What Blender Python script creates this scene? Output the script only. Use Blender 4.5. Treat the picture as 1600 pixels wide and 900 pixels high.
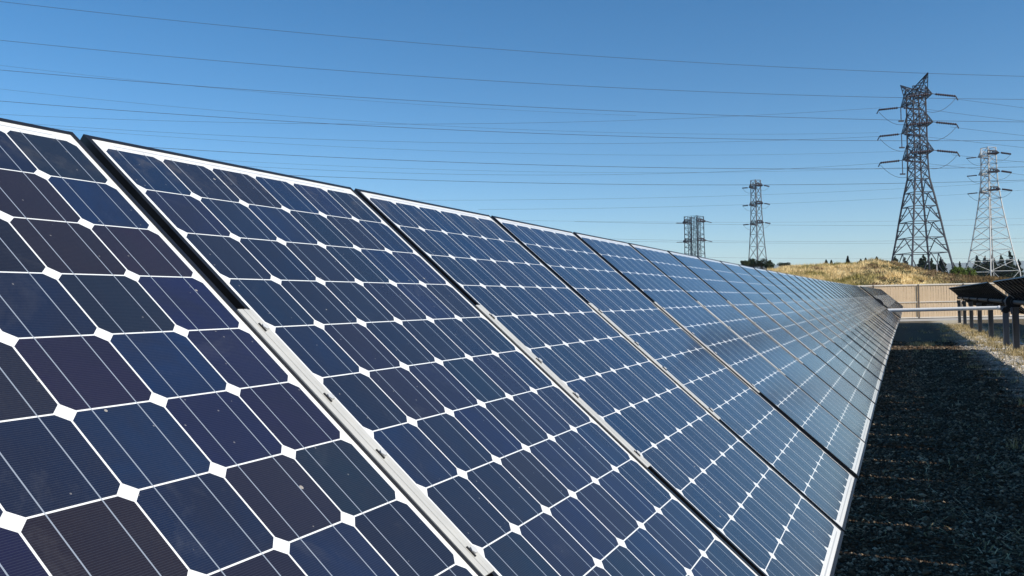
import bpy, math, random
import numpy as np
from mathutils import Vector, Matrix

for o in list(bpy.data.objects):
    bpy.data.objects.remove(o)
scene = bpy.context.scene
COL = scene.collection
random.seed(7)
RNG = np.random.default_rng(7)

# ------------------------------------------------------------------ camera
H = 1.5                                        # eye height above the gravel
F = 1380.87                                    # focal length in pixels of the 1600 wide photo
RIGHT = Vector((0.91509, 0.40270, -0.02094))
UP = Vector((0.02724, -0.00992, 0.99958))
BACK = RIGHT.cross(UP).normalized()
UP = BACK.cross(RIGHT).normalized()
CAMP = Vector((0, 0, H))
cam_data = bpy.data.cameras.new('camera')
cam = bpy.data.objects.new('camera', cam_data)
COL.objects.link(cam)
M = Matrix((RIGHT, UP, BACK)).transposed().to_4x4()
M.translation = CAMP
cam.matrix_world = M
cam_data.sensor_width = 36
cam_data.lens = 36 * F / 1600
cam_data.clip_start = 0.05
cam_data.clip_end = 40000
scene.camera = cam

# ------------------------------------------------------------------ sky, sun, exposure
SUN_TO = Vector((1.50, -0.22, 1.0)).normalized()      # direction towards the sun
SUN_EL = math.asin(SUN_TO.z)
SUN_AZ = math.atan2(SUN_TO.x, SUN_TO.y)              # clockwise from +Y
world = bpy.data.worlds.new('World')
scene.world = world
world.use_nodes = True
wn, wl = world.node_tree.nodes, world.node_tree.links
wn.clear()
sky = wn.new('ShaderNodeTexSky')
sky.sky_type = 'NISHITA'
sky.sun_disc = False
sky.sun_elevation = SUN_EL
sky.sun_rotation = SUN_AZ
sky.altitude = 2000
sky.air_density = 1.0
sky.dust_density = 0.3
sky.ozone_density = 3.0
bg = wn.new('ShaderNodeBackground')
bg.inputs['Strength'].default_value = 0.106
wo = wn.new('ShaderNodeOutputWorld')
tint = wn.new('ShaderNodeHueSaturation')
tint.inputs['Saturation'].default_value = 1.31
wl.new(sky.outputs[0], tint.inputs['Color'])
grade = wn.new('ShaderNodeMix'); grade.data_type = 'RGBA'; grade.blend_type = 'MULTIPLY'
grade.inputs[0].default_value = 1.0
grade.inputs[7].default_value = (1.17, 1.11, 1.03, 1.0)
wl.new(tint.outputs[0], grade.inputs[6])
wl.new(grade.outputs[2], bg.inputs['Color'])
wl.new(bg.outputs[0], wo.inputs['Surface'])
sd = bpy.data.lights.new('sun', 'SUN')
sd.energy = 4.7
sd.angle = math.radians(0.5)
sd.color = (1.0, 0.93, 0.82)
so = bpy.data.objects.new('sun', sd)
COL.objects.link(so)
so.rotation_euler = SUN_TO.to_track_quat('Z', 'Y').to_euler()
so.location = (30, 0, 40)
vs = scene.view_settings
vs.view_transform = 'Standard'
vs.look = 'None'
vs.exposure = 0.3
vs.gamma = 1.0
vs.use_curve_mapping = False


# ------------------------------------------------------------------ helpers
def at(px, py, z):
    """world point seen at photo pixel (px, py) at depth z along the view axis"""
    return CAMP + (RIGHT * ((px - 800) / F) + UP * ((450 - py) / F) - BACK) * z


def ground_at(px, z, gz=0.0):
    p = at(px, 450, z)
    return Vector((p.x, p.y, gz))


class MB:
    """collects geometry, then becomes one mesh object"""
    def __init__(s):
        s.v = []; s.f = []; s.m = []

    def add(s, vs_, fs, mi=0):
        b = len(s.v)
        s.v.extend([tuple(v) for v in vs_])
        s.f.extend([tuple(i + b for i in f) for f in fs])
        s.m.extend([mi] * len(fs))

    def box(s, x0, x1, y0, y1, z0, z1, mi=0):
        vs_ = [(x, y, z) for x in (x0, x1) for y in (y0, y1) for z in (z0, z1)]
        s.add(vs_, [(0, 1, 3, 2), (4, 6, 7, 5), (0, 4, 5, 1), (2, 3, 7, 6), (0, 2, 6, 4), (1, 5, 7, 3)], mi)

    def bar(s, a, b, t, t2=None, mi=0):
        a = Vector(a); b = Vector(b); d = (b - a)
        if d.length < 1e-6:
            return
        d.normalize()
        r = Vector((0, 0, 1)) if abs(d.z) < 0.95 else Vector((1, 0, 0))
        x = d.cross(r).normalized(); y = d.cross(x).normalized()
        t2 = t if t2 is None else t2
        h, k = t / 2, t2 / 2
        vs_ = [a + x * h + y * h, a - x * h + y * h, a - x * h - y * h, a + x * h - y * h,
               b + x * k + y * k, b - x * k + y * k, b - x * k - y * k, b + x * k - y * k]
        s.add(vs_, [(0, 1, 2, 3), (7, 6, 5, 4), (0, 4, 5, 1), (1, 5, 6, 2), (2, 6, 7, 3), (3, 7, 4, 0)], mi)

    def tube(s, pts, r, n=6, mi=0, cap=True):
        pts = [Vector(p) for p in pts]
        rr = r if isinstance(r, (list, tuple)) else [r] * len(pts)
        vs_ = []; fs = []
        for i, p in enumerate(pts):
            d = (pts[min(i + 1, len(pts) - 1)] - pts[max(i - 1, 0)]).normalized()
            ref = Vector((0, 0, 1)) if abs(d.z) < 0.95 else Vector((1, 0, 0))
            x = d.cross(ref).normalized(); y = d.cross(x).normalized()
            for k in range(n):
                a = 2 * math.pi * k / n
                vs_.append(p + (x * math.cos(a) + y * math.sin(a)) * rr[i])
        for i in range(len(pts) - 1):
            for k in range(n):
                k2 = (k + 1) % n
                fs.append((i * n + k, i * n + k2, (i + 1) * n + k2, (i + 1) * n + k))
        if cap:
            fs.append(tuple(range(n - 1, -1, -1)))
            fs.append(tuple((len(pts) - 1) * n + k for k in range(n)))
        s.add(vs_, fs, mi)

    def build(s, name, mats, parent=None, smooth=False, loc=None):
        me = bpy.data.meshes.new(name)
        me.from_pydata(s.v, [], s.f)
        if not isinstance(mats, (list, tuple)):
            mats = [mats]
        for m in mats:
            me.materials.append(m)
        if len(mats) > 1:
            me.polygons.foreach_set('material_index', s.m)
        if smooth:
            me.polygons.foreach_set('use_smooth', [True] * len(me.polygons))
        me.update()
        o = bpy.data.objects.new(name, me)
        COL.objects.link(o)
        o.parent = parent
        if loc is not None:
            o.location = loc
        return o


def tag(o, label, cat, group=None, kind=None):
    if label: o['label'] = label
    if cat: o['category'] = cat
    if group: o['group'] = group
    if kind: o['kind'] = kind
    return o


def thing(name, label, cat, loc=(0, 0, 0), rz=0, group=None):
    o = bpy.data.objects.new(name, None)
    COL.objects.link(o)
    o.location = loc
    o.rotation_euler = (0, 0, rz)
    o.empty_display_size = 0.3
    return tag(o, label, cat, group)


def copy_tree(o, parent=None):
    c = o.copy()
    COL.objects.link(c)
    c.parent = parent
    for ch in list(o.children):
        copy_tree(ch, c)
    return c


def tri_mesh(name, V, T, mats, parent=None, mi=None, smooth=False):
    """V (n,3) float, T (m,3) int -> mesh object, fast"""
    me = bpy.data.meshes.new(name)
    me.vertices.add(len(V)); me.vertices.foreach_set('co', np.asarray(V, np.float32).ravel())
    k = T.shape[1]
    me.loops.add(T.size); me.loops.foreach_set('vertex_index', np.asarray(T, np.int32).ravel())
    me.polygons.add(len(T))
    me.polygons.foreach_set('loop_start', np.arange(0, T.size, k, dtype=np.int32))
    me.polygons.foreach_set('loop_total', np.full(len(T), k, np.int32))
    for m in mats:
        me.materials.append(m)
    if mi is not None:
        me.polygons.foreach_set('material_index', np.asarray(mi, np.int32))
    if smooth:
        me.polygons.foreach_set('use_smooth', np.ones(len(T), bool))
    me.update(calc_edges=True)
    me.validate()
    o = bpy.data.objects.new(name, me)
    COL.objects.link(o)
    o.parent = parent
    return o


# ------------------------------------------------------------------ materials
class NT:
    def __init__(s, name):
        s.mat = bpy.data.materials.new(name)
        s.mat.use_nodes = True
        s.n = s.mat.node_tree.nodes; s.l = s.mat.node_tree.links
        s.n.clear()
        s.out = s.n.new('ShaderNodeOutputMaterial')
        s.b = s.n.new('ShaderNodeBsdfPrincipled')
        s.l.new(s.b.outputs[0], s.out.inputs['Surface'])

    def node(s, t, **kw):
        x = s.n.new(t)
        for k, v in kw.items():
            setattr(x, k, v)
        return x

    def put(s, sock, v):
        if isinstance(v, bpy.types.NodeSocket):
            s.l.new(v, sock)
        elif v is not None:
            sock.default_value = v

    def math(s, op, a, b=None, c=None, clamp=False):
        x = s.node('ShaderNodeMath', operation=op, use_clamp=clamp)
        s.put(x.inputs[0], a)
        if b is not None: s.put(x.inputs[1], b)
        if c is not None: s.put(x.inputs[2], c)
        return x.outputs[0]

    def mix(s, f, a, b, blend='MIX'):
        x = s.node('ShaderNodeMix', data_type='RGBA', blend_type=blend)
        s.put(x.inputs[0], f); s.put(x.inputs[6], a); s.put(x.inputs[7], b)
        return x.outputs[2]

    def noise(s, vec, scale, detail=3, rough=0.55, dist=0):
        x = s.node('ShaderNodeTexNoise')
        if vec is not None: s.put(x.inputs['Vector'], vec)
        x.inputs['Scale'].default_value = scale
        x.inputs['Detail'].default_value = detail
        x.inputs['Roughness'].default_value = rough
        x.inputs['Distortion'].default_value = dist
        return x.outputs[0]

    def ramp(s, f, stops, interp='LINEAR'):
        x = s.node('ShaderNodeValToRGB')
        x.color_ramp.interpolation = interp
        el = x.color_ramp.elements
        while len(el) < len(stops): el.new(0.5)
        for e, (p, c) in zip(el, stops):
            e.position = p
            e.color = (c[0], c[1], c[2], 1) if not isinstance(c, (int, float)) else (c, c, c, 1)
        s.put(x.inputs[0], f)
        return x.outputs[0]

    def maprange(s, v, a, b, c=0.0, d=1.0, smooth=False):
        x = s.node('ShaderNodeMapRange')
        x.clamp = True
        if smooth: x.interpolation_type = 'SMOOTHSTEP'
        s.put(x.inputs[0], v)
        x.inputs[1].default_value = a; x.inputs[2].default_value = b
        x.inputs[3].default_value = c; x.inputs[4].default_value = d
        return x.outputs[0]

    def set(s, **kw):
        for k, v in kw.items():
            s.put(s.b.inputs[k.replace('_', ' ')], v)
        return s.mat

    def bump(s, h, strength, dist):
        x = s.node('ShaderNodeBump')
        x.inputs['Strength'].default_value = strength
        x.inputs['Distance'].default_value = dist
        s.put(x.inputs['Height'], h)
        s.l.new(x.outputs[0], s.b.inputs['Normal'])
        return x


def rgb(*c):
    return (c[0], c[1], c[2], 1.0)


def simple(name, col, rough=0.6, metal=0.0, var=0.15, scale=8.0, bump=0.0, spec=0.5):
    t = NT(name)
    tc = t.node('ShaderNodeTexCoord').outputs['Object']
    n = t.noise(tc, scale, 4)
    c = t.mix(n, rgb(*[x * (1 - var) for x in col]), rgb(*[min(1, x * (1 + var)) for x in col]))
    if bump:
        t.bump(t.noise(tc, scale * 6, 3), bump, 0.004)
    r = t.maprange(n, 0.3, 0.7, max(0.05, rough - 0.08), rough + 0.08)
    return t.set(Base_Color=c, Roughness=r, Metallic=metal, Specular_IOR_Level=spec)


PC = 0.1275            # cell pitch along the row
PR = 0.117596          # cell pitch down the slope
PW = 0.821147          # panel pitch along the row
MY, MX, LIP = 0.0082, 0.0215, 0.0092


def cell_material():
    t = NT('solar_cells')
    tc = t.node('ShaderNodeTexCoord').outputs['Object']
    sp = t.node('ShaderNodeSeparateXYZ'); t.put(sp.inputs[0], tc)
    X, Y = sp.outputs[0], sp.outputs[1]
    cv = t.math('DIVIDE', X, PR); cu = t.math('DIVIDE', Y, PC)
    fv = t.math('FRACT', cv); fu = t.math('FRACT', cu)
    iv = t.math('FLOOR', cv); iu = t.math('FLOOR', cu)
    dv = t.math('ABSOLUTE', t.math('SUBTRACT', fv, 0.5))
    du = t.math('ABSOLUTE', t.math('SUBTRACT', fu, 0.5))
    gu, gv, ch = 0.0098, 0.0092, 0.098
    m = t.math('LESS_THAN', du, 0.5 - gu)
    m = t.math('MULTIPLY', m, t.math('LESS_THAN', dv, 0.5 - gv))
    m = t.math('MULTIPLY', m, t.math('LESS_THAN', t.math('ADD', du, dv), 1 - gu - gv - ch))
    for v, lim in ((iv, 11.5), (iu, 5.5)):
        m = t.math('MULTIPLY', m, t.math('GREATER_THAN', v, -0.5))
        m = t.math('MULTIPLY', m, t.math('LESS_THAN', v, lim))
    inside = t.math('MULTIPLY', t.math('MULTIPLY', t.math('GREATER_THAN', cv, -0.045), t.math('LESS_THAN', cv, 12.045)),
                    t.math('MULTIPLY', t.math('GREATER_THAN', cu, 0.0), t.math('LESS_THAN', cu, 6.0)))
    # two ribbons per cell running down the slope
    db = t.math('ABSOLUTE', t.math('SUBTRACT', du, 0.245))
    bus = t.math('MULTIPLY', t.math('LESS_THAN', db, 0.0062), inside)
    # cross ribbon in the head and foot margin
    hb = t.math('ABSOLUTE', t.math('SUBTRACT', t.math('ABSOLUTE', t.math('SUBTRACT', cv, 6.0)), 6.085))
    head = t.math('MULTIPLY', t.math('LESS_THAN', hb, 0.016),
                  t.math('MULTIPLY', t.math('GREATER_THAN', cu, 0.25), t.math('LESS_THAN', cu, 5.75)))
    # fine fingers across each cell
    fg = t.math('FRACT', t.math('MULTIPLY', cv, 42.0))
    fing = t.math('LESS_THAN', fg, 0.20)
    # colour of each cell: individual wafers differ
    rnd = t.node('ShaderNodeObjectInfo').outputs['Random']
    cmb = t.node('ShaderNodeCombineXYZ')
    t.put(cmb.inputs[0], iu); t.put(cmb.inputs[1], iv); t.put(cmb.inputs[2], t.math('MULTIPLY', rnd, 97.0))
    wn_ = t.node('ShaderNodeTexWhiteNoise'); t.put(wn_.inputs[0], cmb.outputs[0])
    wv = wn_.outputs['Value']
    off = t.node('ShaderNodeVectorMath', operation='ADD')
    t.put(off.inputs[0], tc); t.put(off.inputs[1], wn_.outputs['Color'])
    cloud = t.noise(off.outputs[0], 9.0, 3, 0.6, 0.6)
    base = t.ramp(wv, [(0.0, (0.0045, 0.0045, 0.0085)), (0.16, (0.0035, 0.0090, 0.030)), (0.34, (0.0020, 0.015, 0.062)),
                       (0.50, (0.0035, 0.012, 0.026)), (0.64, (0.0120, 0.0070, 0.019)), (0.80, (0.0045, 0.0085, 0.048)),
                       (1.0, (0.0120, 0.0075, 0.0085))])
    loc = t.node('ShaderNodeSeparateXYZ'); t.put(loc.inputs[0], t.node('ShaderNodeObjectInfo').outputs['Location'])
    even = t.maprange(loc.outputs[1], 0.6, 1.6, 0.0, 0.62)       # the first module is of a more mottled batch
    base = t.mix(even, base, rgb(0.0032, 0.0135, 0.042))
    base = t.mix(t.maprange(cloud, 0.35, 0.72, 0.0, 0.55), base, rgb(0.0085, 0.009, 0.019))
    base = t.mix(t.math('MULTIPLY', fing, 0.24), base, rgb(0.075, 0.09, 0.12))
    white = t.mix(head, rgb(0.78, 0.79, 0.78), rgb(0.50, 0.51, 0.52))
    col = t.mix(m, white, base)
    busc = t.mix(m, rgb(0.38, 0.40, 0.42), rgb(0.26, 0.30, 0.36))
    col = t.mix(bus, col, busc)
    # dust and grime: thin film, more along the head edge and in runs
    dn = t.noise(off.outputs[0], 3.0, 5, 0.65)
    fine = t.noise(tc, 220.0, 2, 0.6)
    film = t.math('MULTIPLY', t.maprange(dn, 0.25, 0.8, 0.004, 0.026), t.maprange(fine, 0.3, 0.7, 0.6, 1.4))
    edge = t.math('MULTIPLY', t.maprange(cv, -0.3, 0.9, 1.0, 0.0), t.maprange(t.noise(off.outputs[0], 14.0, 5, 0.7), 0.5, 0.75, 0.0, 0.30))
    film = t.math('ADD', film, edge)
    film = t.math('ADD', film, t.math('MULTIPLY', t.maprange(cv, 11.2, 12.2, 0.0, 0.07), fine))
    col = t.mix(film, col, rgb(0.34, 0.29, 0.22))
    # bird lime and grit spots
    vo = t.node('ShaderNodeTexVoronoi'); t.put(vo.inputs['Vector'], off.outputs[0]); vo.inputs['Scale'].default_value = 22.0
    pick = t.node('ShaderNodeSeparateColor'); t.put(pick.inputs[0], vo.outputs['Color'])
    spot = t.math('MULTIPLY', t.math('LESS_THAN', vo.outputs['Distance'], t.math('MULTIPLY', t.math('POWER', pick.outputs[1], 2.0), 0.085)),
                  t.math('GREATER_THAN', pick.outputs[0], 0.62))
    col = t.mix(t.math('MULTIPLY', spot, 0.75), col, rgb(0.42, 0.38, 0.33))
    v2 = t.node('ShaderNodeTexVoronoi'); t.put(v2.inputs['Vector'], off.outputs[0]); v2.inputs['Scale'].default_value = 75.0
    p2 = t.node('ShaderNodeSeparateColor'); t.put(p2.inputs[0], v2.outputs['Color'])
    s2 = t.math('MULTIPLY', t.math('LESS_THAN', v2.outputs['Distance'], 0.10), t.math('GREATER_THAN', p2.outputs[0], 0.86))
    col = t.mix(t.math('MULTIPLY', s2, 0.35), col, rgb(0.40, 0.38, 0.36))
    smear = t.noise(off.outputs[0], 5.0, 6, 0.75, 1.2)
    col = t.mix(t.maprange(smear, 0.58, 0.80, 0.0, 0.05), col, rgb(0.42, 0.42, 0.42))

    return t.set(Base_Color=col, Roughness=0.6, Specular_IOR_Level=0.12, Coat_Weight=1.0, Sheen_Weight=0.035, Sheen_Roughness=0.45, Sheen_Tint=rgb(0.95, 0.97, 1.0),
                 Coat_Roughness=t.maprange(dn, 0.3, 0.8, 0.085, 0.14), Coat_IOR=1.45)


M_CELL = cell_material()
M_BACK = simple('panel_back', (0.045, 0.045, 0.05), 0.5)
M_FRAME = simple('black_anodised', (0.012, 0.012, 0.014), 0.38, 0.0, 0.3, 20)
M_ALU = simple('bare_aluminium', (0.52, 0.515, 0.48), 0.45, 0.12, 0.10, 25, 0.05)
M_GALV = simple('galvanised_steel', (0.52, 0.53, 0.53), 0.5, 0.1, 0.2, 12)
M_POST = simple('dull_steel_post', (0.17, 0.18, 0.20), 0.6, 0.3, 0.3, 6)
M_DARK = simple('dark_steel', (0.014, 0.014, 0.017), 0.6, 0.0, 0.3, 10)
M_WHITE = simple('white_painted_tube', (0.86, 0.85, 0.82), 0.45, 0.0, 0.06, 10)

# ------------------------------------------------------------------ ground
def ground_height(x, y):
    return 0.0


def ground_material():
    t = NT('gravel_ground')
    tc = t.node('ShaderNodeTexCoord').outputs['Object']
    v1 = t.node('ShaderNodeTexVoronoi'); t.put(v1.inputs['Vector'], tc); v1.inputs['Scale'].default_value = 38.0
    v2 = t.node('ShaderNodeTexVoronoi'); t.put(v2.inputs['Vector'], tc); v2.inputs['Scale'].default_value = 15.0
    hsv = t.node('ShaderNodeSeparateColor'); t.put(hsv.inputs[0], v1.outputs['Color'])
    c = t.ramp(hsv.outputs[0], [(0.0, (0.040, 0.031, 0.024)), (0.4, (0.075, 0.060, 0.046)), (0.75, (0.12, 0.098, 0.075)), (1.0, (0.22, 0.185, 0.145))])
    big = t.noise(tc, 0.55, 5, 0.6)
    c = t.mix(t.maprange(big, 0.45, 0.68, 0, 0.65), c, rgb(0.10, 0.085, 0.05))
    mid = t.noise(tc, 3.2, 4, 0.65)
    c = t.mix(t.maprange(mid, 0.5, 0.75, 0, 0.5), c, rgb(0.17, 0.14, 0.085))
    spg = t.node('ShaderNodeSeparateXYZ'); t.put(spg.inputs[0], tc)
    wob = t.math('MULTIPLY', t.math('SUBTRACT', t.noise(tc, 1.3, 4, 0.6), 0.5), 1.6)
    sun_band = t.maprange(t.math('ABSOLUTE', t.math('ADD', t.math('SUBTRACT', spg.outputs[0], 2.7), wob)), 0.5, 1.25, 0.85, 0.0)  # sunlit strip by the posts: sunlight put into the ground colour
    c = t.mix(sun_band, c, t.mix(t.noise(tc, 14.0, 4, 0.7), rgb(0.44, 0.37, 0.26), rgb(0.82, 0.73, 0.56)))
    far = t.noise(tc, 0.012, 4)
    c = t.mix(t.maprange(far, 0.4, 0.65, 0, 0.35), c, rgb(0.36, 0.28, 0.14))
    h = t.math('ADD', t.math('MULTIPLY', v1.outputs['Distance'], 1.0), t.math('MULTIPLY', v2.outputs['Distance'], 1.4))
    h = t.math('ADD', h, t.math('MULTIPLY', mid, 2.0))
    t.bump(h, 0.9, 0.02)
    return t.set(Base_Color=c, Roughness=0.95, Specular_IOR_Level=0.2)


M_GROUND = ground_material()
mb = MB()
ext = 9000
xs = [-ext, -400, -60, -12, 0, 12, 60, 400, ext]
mb.add([(x, y, 0) for y in xs for x in xs],
       [(j * 9 + i, j * 9 + i + 1, (j + 1) * 9 + i + 1, (j + 1) * 9 + i) for j in range(8) for i in range(8)])
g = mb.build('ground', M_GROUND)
tag(g, None, None, kind='structure')

# gravel at the foot of the fence, sunlight painted in as a paler colour
M_LIT_GRAVEL = simple('sunlit_gravel', (0.42, 0.40, 0.36), 0.9, 0, 0.25, 3, 0.3)
FENCE_Z = 61.0


# ------------------------------------------------------------------ solar trackers
def panel_meshes():
    y0, y1 = -MY, 6 * PC + MY
    x0, x1 = -MX, 12 * PR + MX
    g = MB()
    g.box(x0, x1, y0, y1, -0.005, 0.0, 0)
    g.m = [1] * 6; g.m[5] = 0
    # underside ribs of the back sheet
    f = MB()
    top, bot = 0.0016, -0.037
    for a, b in ((y0 - LIP, y0), (y1, y1 + LIP)):
        f.box(x0 - LIP, x1 + LIP, a, b, bot, top)
    for a, b in ((x0 - LIP, x0), (x1, x1 + LIP)):
        f.box(a, b, y0 + 0.0001, y1 - 0.0001, bot, top - 0.0003)
    # inner flanges
    f.box(x0 + 0.001, x1 - 0.001, y0 + 0.0005, y0 + 0.024, bot + 0.001, bot + 0.003)
    f.box(x0 + 0.001, x1 - 0.001, y1 - 0.024, y1 - 0.0005, bot + 0.001, bot + 0.003)
    j = MB()
    j.box(0.10, 0.20, 0.33, 0.44, -0.030, -0.0055)
    return g, f, j


def profile(mb, pts, x0, x1, mi=0):
    """extrude a closed (y,z) outline along x"""
    n = len(pts)
    v = [(x0, y, z) for y, z in pts] + [(x1, y, z) for y, z in pts]
    mb.add(v, [tuple(range(n - 1, -1, -1)), tuple(range(n, 2 * n))] +
           [(i, (i + 1) % n, n + (i + 1) % n, n + i) for i in range(n)], mi)


SX, SZ = 0.748765, -0.662835          # down-slope direction of the tables
TILT = math.asin(-SZ)
O1X, O1Y, O1Z = -1.24734, 0.27961, H + 0.28668      # first cell corner of the panel nearest the camera
AX, AN = 0.7056, -0.125                # torque tube centre: down the slope, below the glass

gmb, fmb, jmb = panel_meshes()


def make_panel(parent):
    f = fmb.build('solar_panel', M_FRAME, parent)
    g_ = gmb.build('cell_glass', [M_CELL, M_BACK], f)
    jb = jmb.build('junction_box', M_FRAME, f)
    return f


def make_rail(parent):
    m = MB()
    a, b = 3.68 * PR, 8.30 * PR
    # hat section: cap over both frame lips, web through the gap, flange beneath
    profile(m, [(-0.0140, 0.0020), (-0.0140, 0.0044), (-0.0132, 0.0050), (-0.0030, 0.0050), (-0.0025, 0.0036), (-0.0013, 0.0036), (-0.0008, 0.0050), (0.0070, 0.0050), (0.0078, 0.0030), (0.0098, 0.0030),
                (0.0104, 0.0038), (0.0192, 0.0038), (0.0198, 0.0034), (0.0198, 0.0020)], a, b)
    m.box(a + 0.01, b - 0.01, -0.0055, 0.0055, -0.039, 0.0021, 1)
    m.box(a + 0.01, b - 0.01, -0.030, 0.030, -0.078, -0.0395, 1)
    m.box(AX - 0.09, AX + 0.09, -0.025, 0.025, -0.11, -0.0785, 1)
    r = m.build('clamp_rail', [M_ALU, M_DARK], parent)
    for row in (4.05, 5.38, 6.38, 7.98):
        c = MB()
        x = row * PR
        c.tube([(x, 0.0085, 0.0030), (x, 0.0085, 0.0085)], 0.0062, 6)
        c.box(x - 0.009, x + 0.009, 0.0005, 0.0030, 0.0045, 0.0070, 1)
        c.build('clamp_bolt', [M_GALV, M_DARK], r)
    return r


def bearing_mesh(sc=1.45):
    m = MB()
    n = 18
    for (ra, rb, ya, yb) in ((0.064, 0.072 * sc, -0.04, 0.04), (0.060, 0.068, -0.075, 0.075)):
        v = []; f = []
        for k in range(n):
            a = 2 * math.pi * k / n
            for (r_, y_) in ((rb, ya), (rb, yb), (ra, yb), (ra, ya)):
                v.append((math.cos(a) * r_, y_, math.sin(a) * r_))
        for k in range(n):
            k2 = (k + 1) % n
            for q in range(4):
                q2 = (q + 1) % 4
                f.append((k * 4 + q, k * 4 + q2, k2 * 4 + q2, k2 * 4 + q))
        m.add(v, f)
    return m


def post_mesh(h):
    m = MB()
    w, d, th = 0.18, 0.15, 0.012
    m.box(-d / 2, -d / 2 + th, -w / 2, w / 2, -0.05, h)
    m.box(d / 2 - th, d / 2, -w / 2, w / 2, -0.05, h)
    m.box(-d / 2 + th, d / 2 - th, -0.006, 0.006, -0.05, h)
    m.box(-0.09, 0.09, -0.085, 0.085, h, h + 0.018)
    m.box(-0.11, -0.06, -0.05, 0.05, h - 0.16, h + 0.001)
    return m


def tracker(label, ox, oy, oz, n, drift, posts, tilt=TILT, arm_side=0, arm_len=0.0, gaps=()):
    """ox,oy,oz: first cell corner of the first panel. drift(y)->(dx,dz)"""
    cs, sn = math.cos(tilt), math.sin(tilt)
    axx = ox + cs * AX + sn * AN
    axz = oz - sn * AX + cs * AN
    t = thing('solar_tracker', label, 'solar tracker', (axx, oy, 0), 0, 'solar trackers in parallel rows')
    protoP = make_panel(t); protoR = make_rail(t)
    base = Vector((axx, oy, 0))

    def place(o, y, extra_y=0.0):
        dx, dz = drift(y)
        o.location = Vector((ox + dx, y + extra_y, oz + dz)) - base
        o.rotation_euler = (random.gauss(0, 0.0008), tilt + random.gauss(0, 0.0016), random.gauss(0, 0.0005))
    for i in range(n):
        p = protoP if i == 0 else copy_tree(protoP, t)
        y = oy + i * PW
        place(p, y)
    for i in range(n - 1):
        r = protoR if i == 0 else copy_tree(protoR, t)
        y = oy + i * PW
        place(r, y, 6 * PC + MY + LIP + (PW - 6 * PC - 2 * MY - 2 * LIP) / 2)
        r.rotation_euler = (0, tilt, 0)
    L = n * PW
    # torque tube follows the gentle drift of the row
    m = MB()
    pts = []
    k = 12
    for i in range(k + 1):
        y = oy - 0.05 + (L + 0.05) * i / k
        dx, dz = drift(y)
        pts.append(Vector((axx + dx, y, axz + dz)) - base)
    m.tube(pts, 0.062, 12)
    m.build('torque_tube', M_DARK, t, smooth=False)
    for y in posts:
        dx, dz = drift(y)
        h = axz + dz - 0.16
        m = post_mesh(h)
        m.build('post', M_POST, t, loc=(dx, y - oy, 0))
        b = bearing_mesh().build('bearing', M_DARK, t, loc=Vector((dx, y - oy, axz + dz)))
    if arm_side:
        y = (oy + L + 0.12) if arm_side > 0 else oy - 0.2
        dx, dz = drift(y)
        m = MB()
        a = Vector((axx + dx, y, axz + dz)) - base
        m.bar(a, a + Vector((-sn * arm_len, 0, -cs * arm_len)), 0.09)
        m.tube([a + Vector((0, -0.12, 0)), a + Vector((0, 0.22, 0))], 0.20, 16)
        m.tube([a + Vector((-sn * arm_len, -0.10, -cs * arm_len)), a + Vector((-sn * arm_len, 0.10, -cs * arm_len))], 0.085, 12)
        m.build('drive_arm', M_DARK, t)
        # pale end beam closing the table
        e = MB()
        e.box(3.2 * PR, 9.2 * PR, -0.085, 0.085, -0.055, -0.0465 + 0.02)
        eb = e.build('end_beam', M_ALU, t)
        yy = oy + n * PW - (PW - 6 * PC) + MY + LIP - 0.0 if arm_side > 0 else oy - MY - LIP
        eb.location = Vector((ox + dx, yy + (0.08 if arm_side > 0 else -0.08), oz + dz)) - base
        eb.rotation_euler = (0, tilt, 0)
    return t


def drift1(y):
    s = max(y, 0) / 27.4
    s2 = s * s if s < 1 else 2 * s - 1
    return 0.15 * (s2 if s < 1 else 1 + (s - 1) * 0.9), 0.063 * s2


N1 = 33
t1 = tracker('near row of tilted blue solar panels filling the foreground, white cell grid in view',
             O1X, O1Y - PW, O1Z, N1 + 1, drift1, [y for y in (3.2, 8.2, 13.2, 18.2, 23.2, 27.0)], arm_side=1, arm_len=0.30)
gap_y = O1Y + N1 * PW + 1.5
t2 = tracker('grey-looking far end of the foreground row, past its black gap, before the tan fence',
             O1X, gap_y, O1Z, 30, drift1, [gap_y + 0.6 + 5.1 * i for i in range(5)])

ROW = 3.5
def drift2(y):
    s = max(y, 0) / 27.4
    s2 = s * s if s < 1 else 2 * s - 1
    return 0.10 * s2, 0.05 * s2


O2X, O2Z = O1X + ROW, O1Z + 0.045
y2 = gap_y + 0.55
t3 = tracker('far tracker of the right row, dark underside, left corner standing out before the fence',
             O2X, y2, O2Z, 33, drift2, [y2 + 0.3 + 5.25 * i for i in range(6)])
t4 = tracker('near tracker of the right row, dark striped underside cut by the right photo edge',
             O2X, O1Y - 2 * PW, O2Z, 35, drift2, [1.5, 6.6, 11.7, 16.8, 21.9, 27.1], arm_side=1, arm_len=0.30)
t5 = tracker('far tracker of the third row, seen only between the posts of the second row',
             O2X + ROW, y2 + 0.4, O2Z, 30, drift2, [y2 + 0.8 + 5.15 * i for i in range(5)])
t6 = tracker('near tracker of the third row, hidden at the right behind the second row',
             O2X + ROW, 6.0, O2Z, 28, drift2, [7.0, 12.0, 17.0, 22.0, 27.6])

# white linkage tube between the rows, at the gap
m = MB()
ly = gap_y - 0.45
a = Vector((-0.98, ly, 1.12)); b = Vector((2.52, ly, 1.15))
m.tube([a, b], 0.055, 14)
m.tube([b - Vector((0.01, 0, 0)), b + Vector((0.04, 0, 0))], 0.066, 14)
lk = m.build('linkage_bar', M_WHITE)
tag(lk, 'white horizontal linkage bar crossing the gravel aisle between the panel rows', 'linkage bar')

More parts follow.
